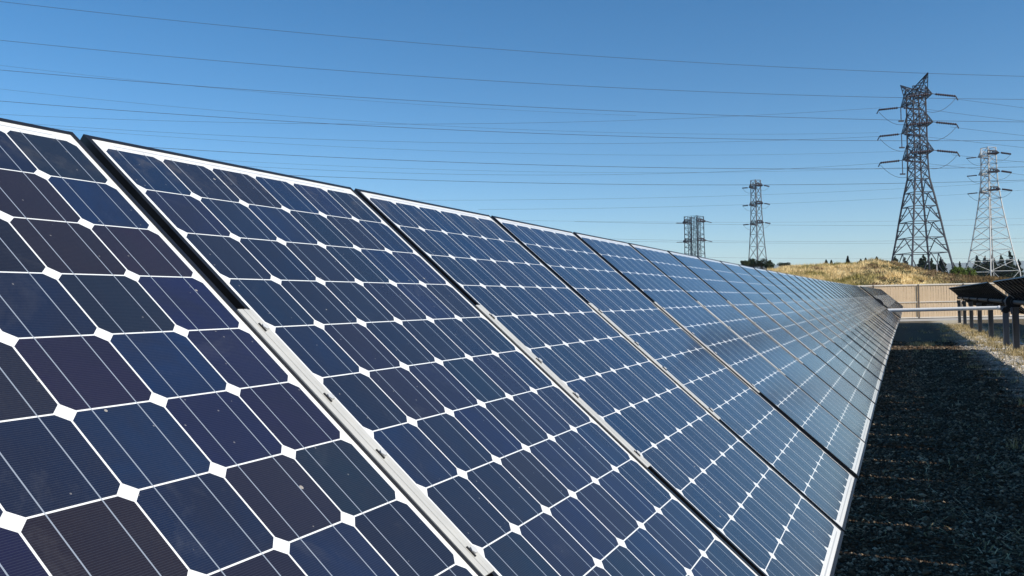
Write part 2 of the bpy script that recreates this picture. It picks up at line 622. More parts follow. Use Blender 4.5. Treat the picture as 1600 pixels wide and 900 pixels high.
# ------------------------------------------------------------------ fence
def fence():
    c0 = ground_at(1330, FENCE_Z); c1 = ground_at(1720, FENCE_Z)
    d = (c1 - c0); L0 = d.length; d.normalize()
    nrm = Vector((-d.y, d.x, 0))
    if nrm.dot(BACK) < 0: nrm = -nrm           # towards the camera
    root = thing('slatted_fence', 'long tan slatted fence with pale rails at the foot of the grassy mound', 'fence', c0)
    rz = math.atan2(d.y, d.x)
    root.rotation_euler = (0, 0, rz)
    # local: x along fence; camera side is -y
    x_a, x_b = -34.0, L0 + 14
    hgt = 2.36
    t = NT('tan_slats')
    tc = t.node('ShaderNodeTexCoord').outputs['Object']
    sp = t.node('ShaderNodeSeparateXYZ'); t.put(sp.inputs[0], tc)
    cell = t.math('FLOOR', t.math('DIVIDE', sp.outputs[0], 0.092))
    w = t.node('ShaderNodeTexWhiteNoise', noise_dimensions='1D'); t.put(w.inputs['W'], cell)
    c = t.ramp(w.outputs['Value'], [(0, (0.58, 0.435, 0.29)), (0.5, (0.61, 0.46, 0.31)), (1, (0.64, 0.485, 0.33))])
    dn = t.noise(tc, 0.7, 4)
    c = t.mix(t.maprange(dn, 0.4, 0.7, 0, 0.35), c, rgb(0.47, 0.36, 0.24))
    mat = t.set(Base_Color=c, Roughness=0.75, Specular_IOR_Level=0.2)
    s = MB()
    n = int((x_b - x_a) / 0.092)
    for i in range(n):
        x = x_a + i * 0.092
        s.box(x, x + 0.083, -0.006 - 0.014 * (i % 2), 0.006 - 0.014 * (i % 2), 0.06, hgt - 0.05)
    o = s.build('slats', mat, root)
    wr = simple('pale_rail', (0.66, 0.60, 0.52), 0.5, 0.1, 0.08)
    for z, hh in ((hgt, 0.085), (1.17, 0.055), (0.10, 0.075)):
        r = MB(); r.box(x_a, x_b, -0.075, -0.028, z - hh / 2, z + hh / 2)
        r.build('rail', wr, root)
    pm = simple('brown_post', (0.07, 0.052, 0.045), 0.6)
    # posts: one falls at pixel 1433 in the photo
    px0 = (ground_at(1434, FENCE_Z) - c0).dot(d)
    k = 0
    x = px0 - 3.1 * 11
    while x < x_b:
        if x > x_a:
            p = MB(); p.box(x - 0.045, x + 0.045, -0.10, -0.0755, 0, hgt + 0.02)
            p.build('fence_post', pm, root)
        x += 3.1
    # strip of gravel at its foot, sunlight put into its pale colour
    st = MB()
    st.box(x_a, x_b, -5.2, 1.0, 0.0, 0.006)
    ss = st.build('gravel_strip', M_LIT_GRAVEL)
    ss.location = c0; ss.rotation_euler = (0, 0, rz)
    tag(ss, None, None, kind='structure')
    return c0, d


FC0, FD = fence()

# ------------------------------------------------------------------ mound behind the fence
def interp(x, pts):
    if x <= pts[0][0]: return pts[0][1]
    for (a, b), (c, e) in zip(pts, pts[1:]):
        if x <= c:
            k = (x - a) / (c - a); k = k * k * (3 - 2 * k)
            return b + (e - b) * k
    return pts[-1][1]


MOUND_TOP = [(900, 444), (1100, 433), (1180, 427), (1215, 421), (1240, 417.5), (1262, 416), (1300, 415.5), (1335, 413.5), (1372, 409.5),
             (1395, 413), (1425, 419), (1455, 425), (1490, 431), (1540, 436), (1600, 439), (1750, 443)]
ZT = 92.0


def mound_z(px, z):
    """height of the mound at pixel column px, depth z"""
    py = interp(px, MOUND_TOP) + 2.5
    top = at(px, py, ZT).z
    k = (z - 64.0) / (ZT - 64.0)
    if k <= 0: return -0.3
    if k < 1:
        return top * math.sin(k * math.pi / 2) ** 0.85
    k2 = (z - ZT) / 70.0
    return max(-0.3, top - 0.25 - (top + 0.2) * min(1, k2) ** 1.5)


def hash_noise(x, y, s):
    x = x / s; y = y / s
    return (math.sin(x * 1.7 + 3.1 * math.sin(y * 0.9)) + math.sin(y * 2.3 + 1.7 * math.sin(x * 1.3 + 4)) + math.sin((x + y) * 3.1 + 1)) / 3


def mound_material(name, greens=True):
    t = NT(name)
    tc = t.node('ShaderNodeTexCoord').outputs['Object']
    n1 = t.noise(tc, 0.22, 5, 0.6)
    n2 = t.noise(tc, 2.2, 4, 0.7)
    c = t.mix(n2, rgb(0.60, 0.44, 0.20), rgb(0.92, 0.76, 0.44))
    c = t.mix(t.maprange(n1, 0.50, 0.62), c, t.mix(n2, rgb(0.17, 0.16, 0.04), rgb(0.42, 0.34, 0.11)))
    sp = t.node('ShaderNodeSeparateXYZ'); t.put(sp.inputs[0], tc)
    # object X runs along the mound: browner scrub towards the right end
    k = t.math('ADD', t.math('MULTIPLY', sp.outputs[0], 0.20), t.math('MULTIPLY', t.math('SUBTRACT', n1, 0.5), 3.0))
    c = t.mix(t.maprange(k, 0.2, 1.3), c, t.mix(n2, rgb(0.11, 0.085, 0.04), rgb(0.34, 0.22, 0.10)))
    return t.set(Base_Color=c, Roughness=0.9, Specular_IOR_Level=0.1)


M_MOUND = mound_material('dry_grass_slope')
MO = ground_at(1395, 80)
MRZ = math.atan2(RIGHT.y, RIGHT.x)
MI = Matrix.Rotation(-MRZ, 3, 'Z')


def to_m(p):
    return MI @ (Vector(p) - MO)


V = []; Q = []
cols = list(np.linspace(860, 1760, 150)); rows = list(np.linspace(63.5, 165, 60))
for z in rows:
    for px in cols:
        p = ground_at(px, z)
        h = mound_z(px, z)
        h += 0.34 * hash_noise(p.x, p.y, 2.7) * min(1, max(0, (z - 66) / 12))
        p.z = h
        V.append(to_m(p))
nc = len(cols)
for j in range(len(rows) - 1):
    for i in range(nc - 1):
        Q.append((j * nc + i, j * nc + i + 1, (j + 1) * nc + i + 1, (j + 1) * nc + i))
mo = tri_mesh('mound', np.array(V), np.array(Q), [M_MOUND], smooth=True)
mo.location = MO; mo.rotation_euler = (0, 0, MRZ)
tag(mo, None, None, kind='structure')


def blades(bases, hmin, hmax, width, lean, per, rng=RNG, spread=0.12):
    """tufts of narrow triangles. bases (n,3) -> V,T"""
    n = len(bases) * per
    b = np.repeat(np.asarray(bases, float), per, 0)
    b[:, :2] += rng.normal(0, spread, (n, 2))
    h = rng.uniform(hmin, hmax, n)
    a = rng.uniform(0, 2 * np.pi, n)
    w = width * rng.uniform(0.6, 1.3, n)
    dx = np.cos(a) * w; dy = np.sin(a) * w
    la = rng.uniform(0, 2 * np.pi, n); ll = rng.uniform(0, lean, n) * h
    V = np.empty((n, 3, 3))
    V[:, 0] = b; V[:, 0, 0] -= dx; V[:, 0, 1] -= dy
    V[:, 1] = b; V[:, 1, 0] += dx; V[:, 1, 1] += dy
    V[:, 2] = b; V[:, 2, 0] += np.cos(la) * ll; V[:, 2, 1] += np.sin(la) * ll; V[:, 2, 2] += h
    return V.reshape(-1, 3), np.arange(n * 3).reshape(-1, 3)


bs = []
while len(bs) < 15000:
    px = random.uniform(1180, 1660); z = 64.5 + 42 * random.random() ** 0.8
    p = ground_at(px, z)
    h = mound_z(px, z) + 0.34 * hash_noise(p.x, p.y, 2.7) * min(1, max(0, (z - 66) / 12)) - 0.05
    if h < 0: h = 0
    if hash_noise(p.x, p.y, 5.0) + random.uniform(-0.9, 0.9) < -0.35: continue
    p.z = h
    bs.append(to_m(p))
Vb, Tb = blades(np.array(bs), 0.08, 0.36, 0.035, 0.9, 11, spread=0.25)
V2, T2 = blades(np.array(bs[::11]), 0.2, 0.55, 0.03, 0.6, 14, spread=0.13)
Tb = np.vstack([Tb, T2 + len(Vb)]); Vb = np.vstack([Vb, V2])
gr = tri_mesh('dry_grass', Vb, Tb, [M_MOUND])
gr.location = MO; gr.rotation_euler = (0, 0, MRZ)
tag(gr, 'golden dry grass and brown scrub covering the mound behind the tan fence', 'grass', kind='stuff')


# ------------------------------------------------------------------ gravel and weeds in the yard
def stone_cloud(cx, cy, s, rng=RNG):
    n = len(cx)
    base = np.array([(1, 0, 0), (-1, 0, 0), (0, 1, 0), (0, -1, 0), (0, 0, 1), (0, 0, -1)], float)
    fc = np.array([(0, 2, 4), (2, 1, 4), (1, 3, 4), (3, 0, 4), (2, 0, 5), (1, 2, 5), (3, 1, 5), (0, 3, 5)])
    a = rng.uniform(0, 2 * np.pi, n)
    P = np.repeat(base[None], n, 0) * rng.uniform(0.65, 1.25, (n, 6, 1))
    P *= s[:, None, None]
    P[:, :, 2] *= 0.62
    tl = rng.uniform(-0.5, 0.5, n)[:, None]
    P[:, :, 2] += P[:, :, 0] * tl
    c, sn = np.cos(a)[:, None], np.sin(a)[:, None]
    x = P[:, :, 0] * c - P[:, :, 1] * sn; y = P[:, :, 0] * sn + P[:, :, 1] * c
    P[:, :, 0] = x + cx[:, None]; P[:, :, 1] = y + cy[:, None]
    P[:, :, 2] += (s * 0.25)[:, None]
    V = P.reshape(-1, 3)
    T = (fc[None] + (np.arange(n) * 6)[:, None, None]).reshape(-1, 3)
    return V, T


def stone_material():
    t = NT('gravel_stones')
    geo = t.node('ShaderNodeNewGeometry')
    r = geo.outputs['Random Per Island']
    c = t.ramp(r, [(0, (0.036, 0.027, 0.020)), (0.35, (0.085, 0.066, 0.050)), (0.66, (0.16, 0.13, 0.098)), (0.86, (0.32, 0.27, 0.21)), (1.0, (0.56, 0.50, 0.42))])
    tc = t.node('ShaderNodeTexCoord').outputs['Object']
    litter = t.maprange(t.noise(tc, 1.6, 5, 0.65), 0.46, 0.60)  # dark brown patches of dry matter among the stones
    c = t.mix(t.math('MULTIPLY', litter, 0.65), c, rgb(0.060, 0.034, 0.018))
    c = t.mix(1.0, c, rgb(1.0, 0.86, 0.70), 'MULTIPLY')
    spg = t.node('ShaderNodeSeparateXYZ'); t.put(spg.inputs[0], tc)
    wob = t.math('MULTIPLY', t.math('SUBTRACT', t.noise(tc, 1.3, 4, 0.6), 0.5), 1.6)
    sun_band = t.maprange(t.math('ABSOLUTE', t.math('ADD', t.math('SUBTRACT', spg.outputs[0], 2.7), wob)), 0.5, 1.25, 0.85, 0.0)  # stones painted paler along the same sunlit strip
    c = t.mix(sun_band, c, t.mix(r, rgb(0.44, 0.40, 0.34), rgb(0.88, 0.86, 0.82)))
    return t.set(Base_Color=c, Roughness=0.9, Specular_IOR_Level=0.15)


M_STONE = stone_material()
# denser towards the camera
zz = 3.6 * (30.0 / 3.6) ** RNG.random(95000)
pxx = RNG.uniform(1230, 1640, 95000)
rx = (pxx - 800) / F
gx = (RIGHT.x * rx - BACK.x) * zz
gy = (RIGHT.y * rx - BACK.y) * zz
ok = (gx > -0.9)
gx, gy, zz = gx[ok], gy[ok], zz[ok]
sz = RNG.lognormal(math.log(0.0085), 0.4, len(gx)) * (0.75 + zz / 18)
Vs, Ts = stone_cloud(gx, gy, sz)
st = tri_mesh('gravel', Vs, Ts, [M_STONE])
tag(st, 'loose grey gravel stones covering the shaded aisle between the panel rows', 'gravel', kind='stuff')


def weed_material():
    t = NT('dry_weeds')
    geo = t.node('ShaderNodeNewGeometry')
    r = geo.outputs['Random Per Island']
    c = t.ramp(r, [(0, (0.09, 0.08, 0.03)), (0.2, (0.26, 0.20, 0.08)), (0.5, (0.52, 0.40, 0.19)), (1.0, (0.72, 0.60, 0.38))])
    return t.set(Base_Color=c, Roughness=0.8, Specular_IOR_Level=0.2)


M_WEED = weed_material()
wb = []
def put_weed(px, z, n, sp):
    c = ground_at(px, z)
    for _ in range(n):
        wb.append((c.x + random.gauss(0, sp), c.y + random.gauss(0, sp), 0))


for _ in range(420):                         # weeds scattered through the aisle, thicker by the posts
    y = random.uniform(5, 50)
    x = random.choice([random.gauss(2.75, 0.3), random.gauss(2.75, 0.3), random.gauss(2.3, 0.45), random.uniform(-0.3, 5.5) if y > 24 else random.gauss(2.9, 0.3)])
    for _ in range(random.randint(1, 5)):
        wb.append((x + random.gauss(0, 0.12), y + random.gauss(0, 0.12), 0))
put_weed(1441, 27.3, 26, 0.16)
put_weed(1436, 27.6, 14, 0.2)
put_weed(1487, 46, 40, 0.5)
put_weed(1498, 42, 30, 0.4)
Vw, Tw = blades(np.array(wb), 0.03, 0.15, 0.006, 0.8, 16, spread=0.05)
we = tri_mesh('weeds', Vw, Tw, [M_WEED])
tag(we, 'thin tufts of dry yellow weeds growing through the gravel of the aisle', 'weeds', kind='stuff')

n_ = 5200
zz = 3.8 * (28.0 / 3.8) ** RNG.random(n_); pxx = RNG.uniform(1240, 1640, n_); rx = (pxx - 800) / F
lx = (RIGHT.x * rx - BACK.x) * zz; ly_ = (RIGHT.y * rx - BACK.y) * zz
ok = (lx > -0.7) & (np.sin(lx * 3.1 + 1.3 * np.sin(ly_ * 1.9)) + np.sin(ly_ * 2.3 + lx) + RNG.normal(0, 0.5, n_) > 0.3)
lx, ly_ = lx[ok], ly_[ok]; n_ = len(lx)
a_ = RNG.uniform(0, 2 * np.pi, n_); ln_ = RNG.uniform(0.03, 0.11, n_); w_ = 0.0022
V = np.zeros((n_, 4, 3))
dx, dy = np.cos(a_) * ln_, np.sin(a_) * ln_; ox_, oy_ = -np.sin(a_) * w_, np.cos(a_) * w_
zb_ = RNG.uniform(0.008, 0.02, n_); zt_ = zb_ + RNG.uniform(0, 0.035, n_)
for k_, (fx_, sx_) in enumerate(((0, -1), (0, 1), (1, 1), (1, -1))):
    V[:, k_, 0] = lx + dx * fx_ + ox_ * sx_; V[:, k_, 1] = ly_ + dy * fx_ + oy_ * sx_; V[:, k_, 2] = zb_ if fx_ == 0 else zt_
sk = tri_mesh('dry_stalks', V.reshape(-1, 3), np.arange(n_ * 4).reshape(-1, 4), [M_WEED])
tag(sk, 'scattered pale dry stalks lying on the dark gravel of the shaded aisle', 'dry stalks', kind='stuff')

# ------------------------------------------------------------------ trees
M_LEAF_D = simple('conifer_needles', (0.026, 0.046, 0.022), 0.75, 0, 0.6, 0.9, spec=0.2)
M_LEAF_O = simple('oak_leaves', (0.045, 0.062, 0.022), 0.7, 0, 0.55, 0.6, spec=0.2)
M_LEAF_G = simple('bright_leaves', (0.13, 0.19, 0.03), 0.65, 0, 0.45, 0.8, spec=0.2)
M_BARK = simple('bark', (0.07, 0.05, 0.035), 0.9)


def leaf_cloud(centres, sizes, n, leaf, rng):
    """small random quads through ellipsoid clumps"""
    k = len(centres)
    idx = rng.integers(0, k, n)
    d = rng.normal(0, 1, (n, 3)); d /= np.linalg.norm(d, axis=1)[:, None]
    r = rng.random(n) ** 0.45
    P = np.asarray(centres)[idx] + d * np.asarray(sizes)[idx] * r[:, None]
    u = rng.normal(0, 1, (n, 3)); u /= np.linalg.norm(u, axis=1)[:, None]
    w = np.cross(u, rng.normal(0, 1, (n, 3))); w /= np.linalg.norm(w, axis=1)[:, None]
    s = (leaf * rng.uniform(0.6, 1.4, n))[:, None]
    V = np.stack([P - u * s, P + w * s * 0.6, P + u * s, P - w * s * 0.6], 1).reshape(-1, 3)
    return V, np.arange(n * 4).reshape(-1, 4)


def conifer(px, pt, pb, z, wpx, label, group, seed, kinds=('conifer',)):
    """top pixel pt, bottom pixel pb, width wpx"""
    rng = np.random.default_rng(seed)
    base = ground_at(px, z)
    top = at(px, pt, z).z; bz = min(at(px, pb, z).z, top - 1)
    root = thing('conifer', label, 'tree', base, 0, group)
    W = wpx / F * z / 2
    Hh = top - bz
    m = MB()
    m.tube([(0, 0, -0.2), (0.05, 0, bz + Hh * 0.5), (0, 0, top - 0.2)], [0.32, 0.16, 0.03], 6)
    m.build('trunk', M_BARK, root)
    cs, ss = [], []
    L = 17
    for i in range(L):
        k = i / (L - 1)
        rad = W * (1 - k) ** 0.75 * rng.uniform(0.85, 1.2) + 0.07 * W
        zc = bz + Hh * (0.03 + 0.95 * k)
        nb = max(1, int(6 * (1 - k) + 1))
        for b in range(nb):
            a = rng.uniform(0, 6.28)
            rr = rad * rng.uniform(0.35, 0.72)
            cs.append((math.cos(a) * rr, math.sin(a) * rr, zc - rr * 0.2))
            ss.append((rad * 0.48, rad * 0.48, Hh * 0.07))
    V, Q = leaf_cloud(cs, ss, int(3800 + 90 * wpx), max(0.17, W * 0.10), rng)
    tri_mesh('crown', V, Q, [M_LEAF_D], root)
    return root


def broadleaf(px, pt, z, wpx, pb, label, cat, mat, group, seed, n=2600, leaf=None):
    rng = np.random.default_rng(seed)
    base = ground_at(px, z)
    top = at(px, pt, z).z; bz = max(0.3, at(px, pb, z).z)
    root = thing('tree' if cat == 'tree' else 'bush', label, cat, base, 0, group)
    W = wpx / F * z / 2; Hh = (top - bz) / 2; c = (top + bz) / 2
    m = MB()
    m.tube([(0, 0, -0.2), (0.1, 0, bz * 0.5), (0, 0.1, c)], [0.35, 0.28, 0.12], 6)
    for b in range(5):
        a = rng.uniform(0, 6.28)
        m.tube([(0, 0, bz * 0.8), (math.cos(a) * W * 0.4, math.sin(a) * W * 0.4, c), (math.cos(a) * W * 0.6, math.sin(a) * W * 0.6, c + Hh * 0.3)], [0.16, 0.10, 0.04], 5)
    m.build('trunk', M_BARK, root)
    cs, ss = [], []
    for i in range(16):
        d = rng.normal(0, 1, 3); d /= np.linalg.norm(d)
        r = rng.uniform(0.3, 0.78)
        cs.append((d[0] * W * r, d[1] * W * r, c + d[2] * Hh * r))
        q = rng.uniform(0.22, 0.42)
        ss.append((W * q, W * q, Hh * q))
    V, Q = leaf_cloud(cs, ss, n, leaf or max(0.1, W * 0.055), rng)
    tri_mesh('crown', V, Q, [mat], root)
    return root


GT = 'dark conifers behind the pylons'
con = [  # px, top, bottom, z, width, label
    (1292, 406.5, 416, 210, 7, 'small dark conifer, leftmost of the little trees on the skyline above the golden grass'),
    (1300, 407, 416, 215, 5, 'thin small conifer beside the leftmost little tree on the golden skyline'),
    (1326, 400.5, 414, 205, 7, 'single upright dark conifer standing alone on the golden skyline'),
    (1346, 405, 413, 230, 6, 'low dark conifer at the left of the skyline group left of the dark pylon'),
    (1354, 403.5, 412, 235, 6, 'middle dark conifer of the skyline group left of the dark pylon'),
    (1371, 401.5, 411, 230, 7, 'pointed conifer on the mound crest just left of the dark pylon'),
    (1400, 401, 424, 240, 20, 'dark conifer seen through the left leg of the dark pylon'),
    (1415, 403, 424, 250, 18, 'low dark conifer in the middle of the dark pylon base'),
    (1444, 399, 426, 240, 26, 'large dark conifer seen through the middle of the dark pylon base'),
    (1457, 404, 428, 250, 20, 'dark conifer just right of the large one at the dark pylon base'),
    (1472, 403, 432, 235, 22, 'dark conifer at the right leg of the dark pylon'),
    (1491, 411, 430, 300, 9, 'small conifer between the two nearer pylons, left of the bright bush'),
    (1501, 409, 430, 310, 9, 'small conifer behind the bright green bush'),
    (1512, 412, 430, 310, 9, 'low conifer above the right end of the bright green bush'),
    (1528, 400, 434, 290, 24, 'dark conifer at the left leg of the pale pylon'),
    (1541, 401, 434, 300, 22, 'dark conifer just inside the left side of the pale pylon base'),
    (1552, 397, 434, 300, 20, 'dark conifer behind the middle of the pale pylon base'),
    (1565, 399, 434, 290, 22, 'dark conifer right of the middle of the pale pylon base'),
    (1579, 393, 436, 285, 24, 'tallest dark conifer, at the right leg of the pale pylon'),
    (1593, 406, 436, 300, 16, 'dark conifer right of the pale pylon near the photo edge'),
]
for i, (px, pt, pb, z, w, lab) in enumerate(con):
    conifer(px, pt, pb, z, w, lab, GT if i > 5 else 'little conifers on the skyline', 100 + i)
oaks = [(1165, 405, 210, 20, 418), (1176, 402.5, 220, 26, 420), (1192, 404, 215, 26, 420), (1204, 406, 205, 22, 424), (1228, 409, 215, 30, 424)]
ol = ['small dark bush at the left end of the clump by the slim pylon', 'round dark oak left of the slim pylon foot',
      'dark oak directly at the foot of the slim pylon', 'broad olive oak right of the slim pylon foot',
      'low wide dark bush at the right end of the clump, above the golden grass']
for i, (px, pt, z, w, pb) in enumerate(oaks):
    broadleaf(px, pt, z, w, pb, ol[i], 'tree', M_LEAF_O, 'dark oaks by the slim pylon', 300 + i)
broadleaf(1494, 415, 130, 26, 440, 'bright yellow green bush left of the bright pair, between the dark and pale pylons', 'bush', M_LEAF_G, 'bright bushes between the pylons', 401, 2600)
broadleaf(1511, 413, 132, 28, 440, 'bright green bush next to the pale pylon, the right one of two', 'bush', M_LEAF_G, 'bright bushes between the pylons', 402, 2600)
broadleaf(1383, 408, 118, 18, 420, 'scrubby dark green bush on the mound crest at the left foot of the dark pylon', 'bush', M_LEAF_O, None, 403, 1600)

# ------------------------------------------------------------------ distant hills
t = NT('hill_cover')
tc = t.node('ShaderNodeTexCoord').outputs['Object']
c = t.mix(t.noise(tc, 0.0015, 5), rgb(0.05, 0.08, 0.09), rgb(0.10, 0.12, 0.10))
M_HILL = t.set(Base_Color=c, Roughness=1.0, Specular_IOR_Level=0.0)
HZ = 11000.0
V = []; Q = []
cols = np.linspace(-600, 2300, 200)
for j, (dz, k) in enumerate(((-1500, 0.0), (-700, 0.5), (0, 1.0), (900, 0.6), (1500, 0.0))):
    for px in cols:
        py = 416 - 3.5 * math.sin(px / 260.0 - 4.3) - 1.6 * math.sin(px / 83.0 + 1) - 0.8 * math.sin(px / 31.0) - (3 if px > 1440 else 0) * min(1, (px - 1440) / 90 if px > 1440 else 0)
        zz_ = HZ + dz
        p = ground_at(px, zz_)
        p.z = max(-5, at(px, py, HZ).z * k * (1 if k == 1 else 1 + 0.06 * math.sin(px / 17.0 + j)))
        V.append(p)
n = len(cols)
for j in range(4):
    for i in range(n - 1):
        Q.append((j * n + i, j * n + i + 1, (j + 1) * n + i + 1, (j + 1) * n + i))
hl = tri_mesh('hills', np.array(V), np.array(Q), [M_HILL], smooth=True)
tag(hl, None, None, kind='structure')

# ------------------------------------------------------------------ pylons
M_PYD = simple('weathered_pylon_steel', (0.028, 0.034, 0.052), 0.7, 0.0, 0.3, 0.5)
M_PYM = simple('grey_pylon_steel', (0.10, 0.11, 0.13), 0.7, 0.0, 0.3, 0.5)
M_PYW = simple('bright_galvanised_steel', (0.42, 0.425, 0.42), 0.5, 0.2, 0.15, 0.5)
M_INS = simple('dark_insulator_discs', (0.03, 0.022, 0.035), 0.7, 0, 0.2, 3)
M_WIRE = simple('aluminium_conductor', (0.10, 0.115, 0.14), 0.5, 0.3, 0.2, 1)


def lattice_body(levels, leg, br, kind='X', diaphragm=True):
    """levels: list of (z, half side). square body"""
    m = MB()
    cor = [(-1, -1), (1, -1), (1, 1), (-1, 1)]
    P = [[Vector((sx * s, sy * s, z)) for sx, sy in cor] for z, s in levels]
    for i in range(len(levels) - 1):
        for c in range(4):
            d = (c + 1) % 4
            m.bar(P[i][c], P[i + 1][c], leg)
            if kind == 'X':
                m.bar(P[i][c], P[i + 1][d], br); m.bar(P[i][d], P[i + 1][c], br)
            elif kind == 'K':
                mid = (P[i + 1][c] + P[i + 1][d]) / 2
                m.bar(P[i][c], mid, br); m.bar(P[i][d], mid, br)
                q = (P[i][c] + mid) / 2; q2 = (P[i][d] + mid) / 2
                l1 = (P[i][c] + P[i + 1][c]) / 2; l2 = (P[i][d] + P[i + 1][d]) / 2
                m.bar(l1, q, br * 0.8); m.bar(l2, q2, br * 0.8)
            elif kind == 'Z':
                if i % 2: m.bar(P[i][c], P[i + 1][d], br)
                else: m.bar(P[i][d], P[i + 1][c], br)
            elif kind == 'D':
                m.bar(P[i][c], P[i + 1][d], br)
            if diaphragm:
                m.bar(P[i + 1][c], P[i + 1][d], br)
    return m


def wedge_arm(z, s, L, h, t, side):
    """crossarm along local x from body face to tip; tip level with the bottom chord"""
    m = MB()
    tip = Vector((side * L, 0, z))
    r = []
    for sy in (-1, 1):
        b = Vector((side * s, sy * s, z)); u = Vector((side * s, sy * s, z + h))
        m.bar(b, tip, t); m.bar(u, tip, t * 0.8); m.bar(b, u, t * 0.8)
        for k in (0.25, 0.5, 0.75):
            m.bar(b.lerp(tip, k), u.lerp(tip, k - 0.12), t * 0.7)
            m.bar(b.lerp(tip, k - 0.25), u.lerp(tip, k), t * 0.7)
        r.append((b, u))
    for k in (0.0, 0.25, 0.5, 0.75):
        m.bar(r[0][0].lerp(tip, k), r[1][0].lerp(tip, k), t * 0.7)
        m.bar(r[0][1].lerp(tip, k), r[1][1].lerp(tip, k), t * 0.7)
        m.bar(r[0][0].lerp(tip, k), r[1][0].lerp(tip, k + 0.25), t * 0.7)
    m.bar(Vector((side * s, -s, z + h)), Vector((side * s, s, z + h)), t)
    return m, tip


def insulator(parent, a, d, L, r=0.14):
    """string of discs from a along d"""
    m = MB()
    d = d.normalized()
    n = 9
    pts = []; rr = []
    for i in range(n * 2 + 1):
        pts.append(a + d * (L * i / (n * 2))); rr.append(r if i % 2 else r * 0.55)
    m.tube(pts, rr, 7)
    return m.build('insulator_string', M_INS, parent)


def jumper(parent, a, b, sag, r):
    m = MB(); pts = []
    for i in range(11):
        k = i / 10
        p = a.lerp(b, k); p.z -= sag * 4 * k * (1 - k); pts.append(p)
    m.tube(pts, r, 4)
    return m.build('jumper_cable', M_WIRE, parent)


def pylon(name, label, px, z, rz, body, kind, leg, br, mat, arms, armL, armh, peaks, strings, rstr, hang=False, sway=0.12):
    root = thing(name, label, 'pylon', ground_at(px, z), rz, 'lattice pylons')
    b = lattice_body(body, leg, br, kind)
    b.build('lattice_body', mat, root)
    zs = [q[0] for q in body]; hs = [q[1] for q in body]
    tips = []
    for zz_ in arms:
        s = float(np.interp(zz_, zs, hs))
        for side in (-1, 1):
            m, tip = wedge_arm(zz_, s, armL, armh, br, side)
            m.build('crossarm', mat, root)
            tips.append((tip, side))
    for (px_, pz, bz) in peaks:
        m = MB()
        s = float(np.interp(bz, zs, hs))
        sg = 1 if px_ > 0 else -1
        tip = Vector((px_, 0, pz))
        cr = [Vector((sg * s, -s, bz)), Vector((sg * s, s, bz)), Vector((-sg * s * 0.3, -s, bz)), Vector((-sg * s * 0.3, s, bz))]
        for c in cr: m.bar(c, tip, br)
        for k in (0.3, 0.6):
            for i, j in ((0, 1), (1, 3), (3, 2), (2, 0)):
                m.bar(cr[i].lerp(tip, k), cr[j].lerp(tip, k), br * 0.7)
                m.bar(cr[i].lerp(tip, k - 0.3), cr[j].lerp(tip, k), br * 0.7)
        m.build('earth_peak', mat, root)
    for tip, side in tips:
        ends = []
        for dy in (-1, 1):
            d = Vector((0, dy, -sway))
            a = tip + Vector((0, dy * 0.6, -0.1))
            insulator(root, a, d, strings, rstr)
            e = a + d.normalized() * strings
            ends.append(e)
            m = MB(); m.bar(tip, a, rstr * 0.5); m.bar(e, e + Vector((0, 0, -0.7)), rstr * 0.9)
            m.build('yoke', mat, root)
        jumper(root, ends[0], ends[1], 2.6 if hang else 1.3, rstr * 0.3)
        if hang and side < 0:
            insulator(root, tip + Vector((0, 0, -0.1)), Vector((0, 0, -1)), 3.2, rstr * 0.6)
            m = MB(); m.bar(tip + Vector((0, -0.5, -3.4)), tip + Vector((0, 0.5, -3.4)), rstr * 1.2)
            m.build('yoke', mat, root)
    return root


PZ = 197.0
def hz(py, z, px):        # height above ground of pixel row py
    return at(px, py, z).z


# big dark pylon. arms along the (7.4 right, -12 away) direction
arm_dir = (RIGHT * 0.5 + BACK * 6.4)
RZ1 = math.atan2(arm_dir.y, arm_dir.x)
b1 = [(0, 5.9), (hz(396, PZ, 1437), 4.15), (hz(372, PZ, 1437), 3.62), (hz(347, PZ, 1437), 3.15), (hz(323, PZ, 1437), 2.65),
      (hz(301, PZ, 1437), 2.18), (hz(280, PZ, 1437), 1.68)]
up1 = [b1[-1]]
for py, s in ((262, 1.55), (245, 1.5), (228, 1.5), (211, 1.48), (194, 1.48), (178, 1.45), (162, 1.45), (146, 1.4)):
    up1.append((hz(py, PZ, 1437), s))
A1 = [hz(242, PZ, 1437) + 0.0, hz(199, PZ, 1437), hz(156, PZ, 1437)]
root = pylon('pylon', 'big dark lattice pylon with three wedge crossarms and two horn-like peaks, tallest in the photo', 1440, PZ, RZ1,
             b1, 'K', 0.30, 0.15, M_PYD, [], 7.0, 2.4, [], 5.0, 0.24, True)
lattice_body(up1, 0.24, 0.12, 'X').build('lattice_head', M_PYD, root)
for zz_ in A1:
    for side in (-1, 1):
        m, tip = wedge_arm(zz_, 1.48, 6.6, 3.0, 0.15, side)
        m.build('crossarm', M_PYD, root)
        ends = []
        for dy in (-1, 1):
            d = Vector((0, dy, -0.10))
            a = tip + Vector((0, dy * 0.7, -0.1))
            insulator(root, a, d, 4.6, 0.27)
            e = a + d.normalized() * 4.6
            ends.append(e)
            m = MB(); m.bar(tip, a, 0.12); m.bar(e, e + Vector((0, dy * 0.5, -0.9)), 0.18)
            m.build('yoke', M_PYD, root)
        jumper(root, ends[0] - Vector((0, 0, .5)), ends[1] - Vector((0, 0, .5)), 3.0, 0.045)
        if side < 0:
            insulator(root, tip + Vector((0, 0, -0.1)), Vector((0, 0, -1)), 3.0, 0.13)
            m = MB(); m.bar(tip + Vector((0, -0.6, -3.2)), tip + Vector((0, 0.6, -3.2)), 0.3)
            m.build('yoke', M_PYD, root)
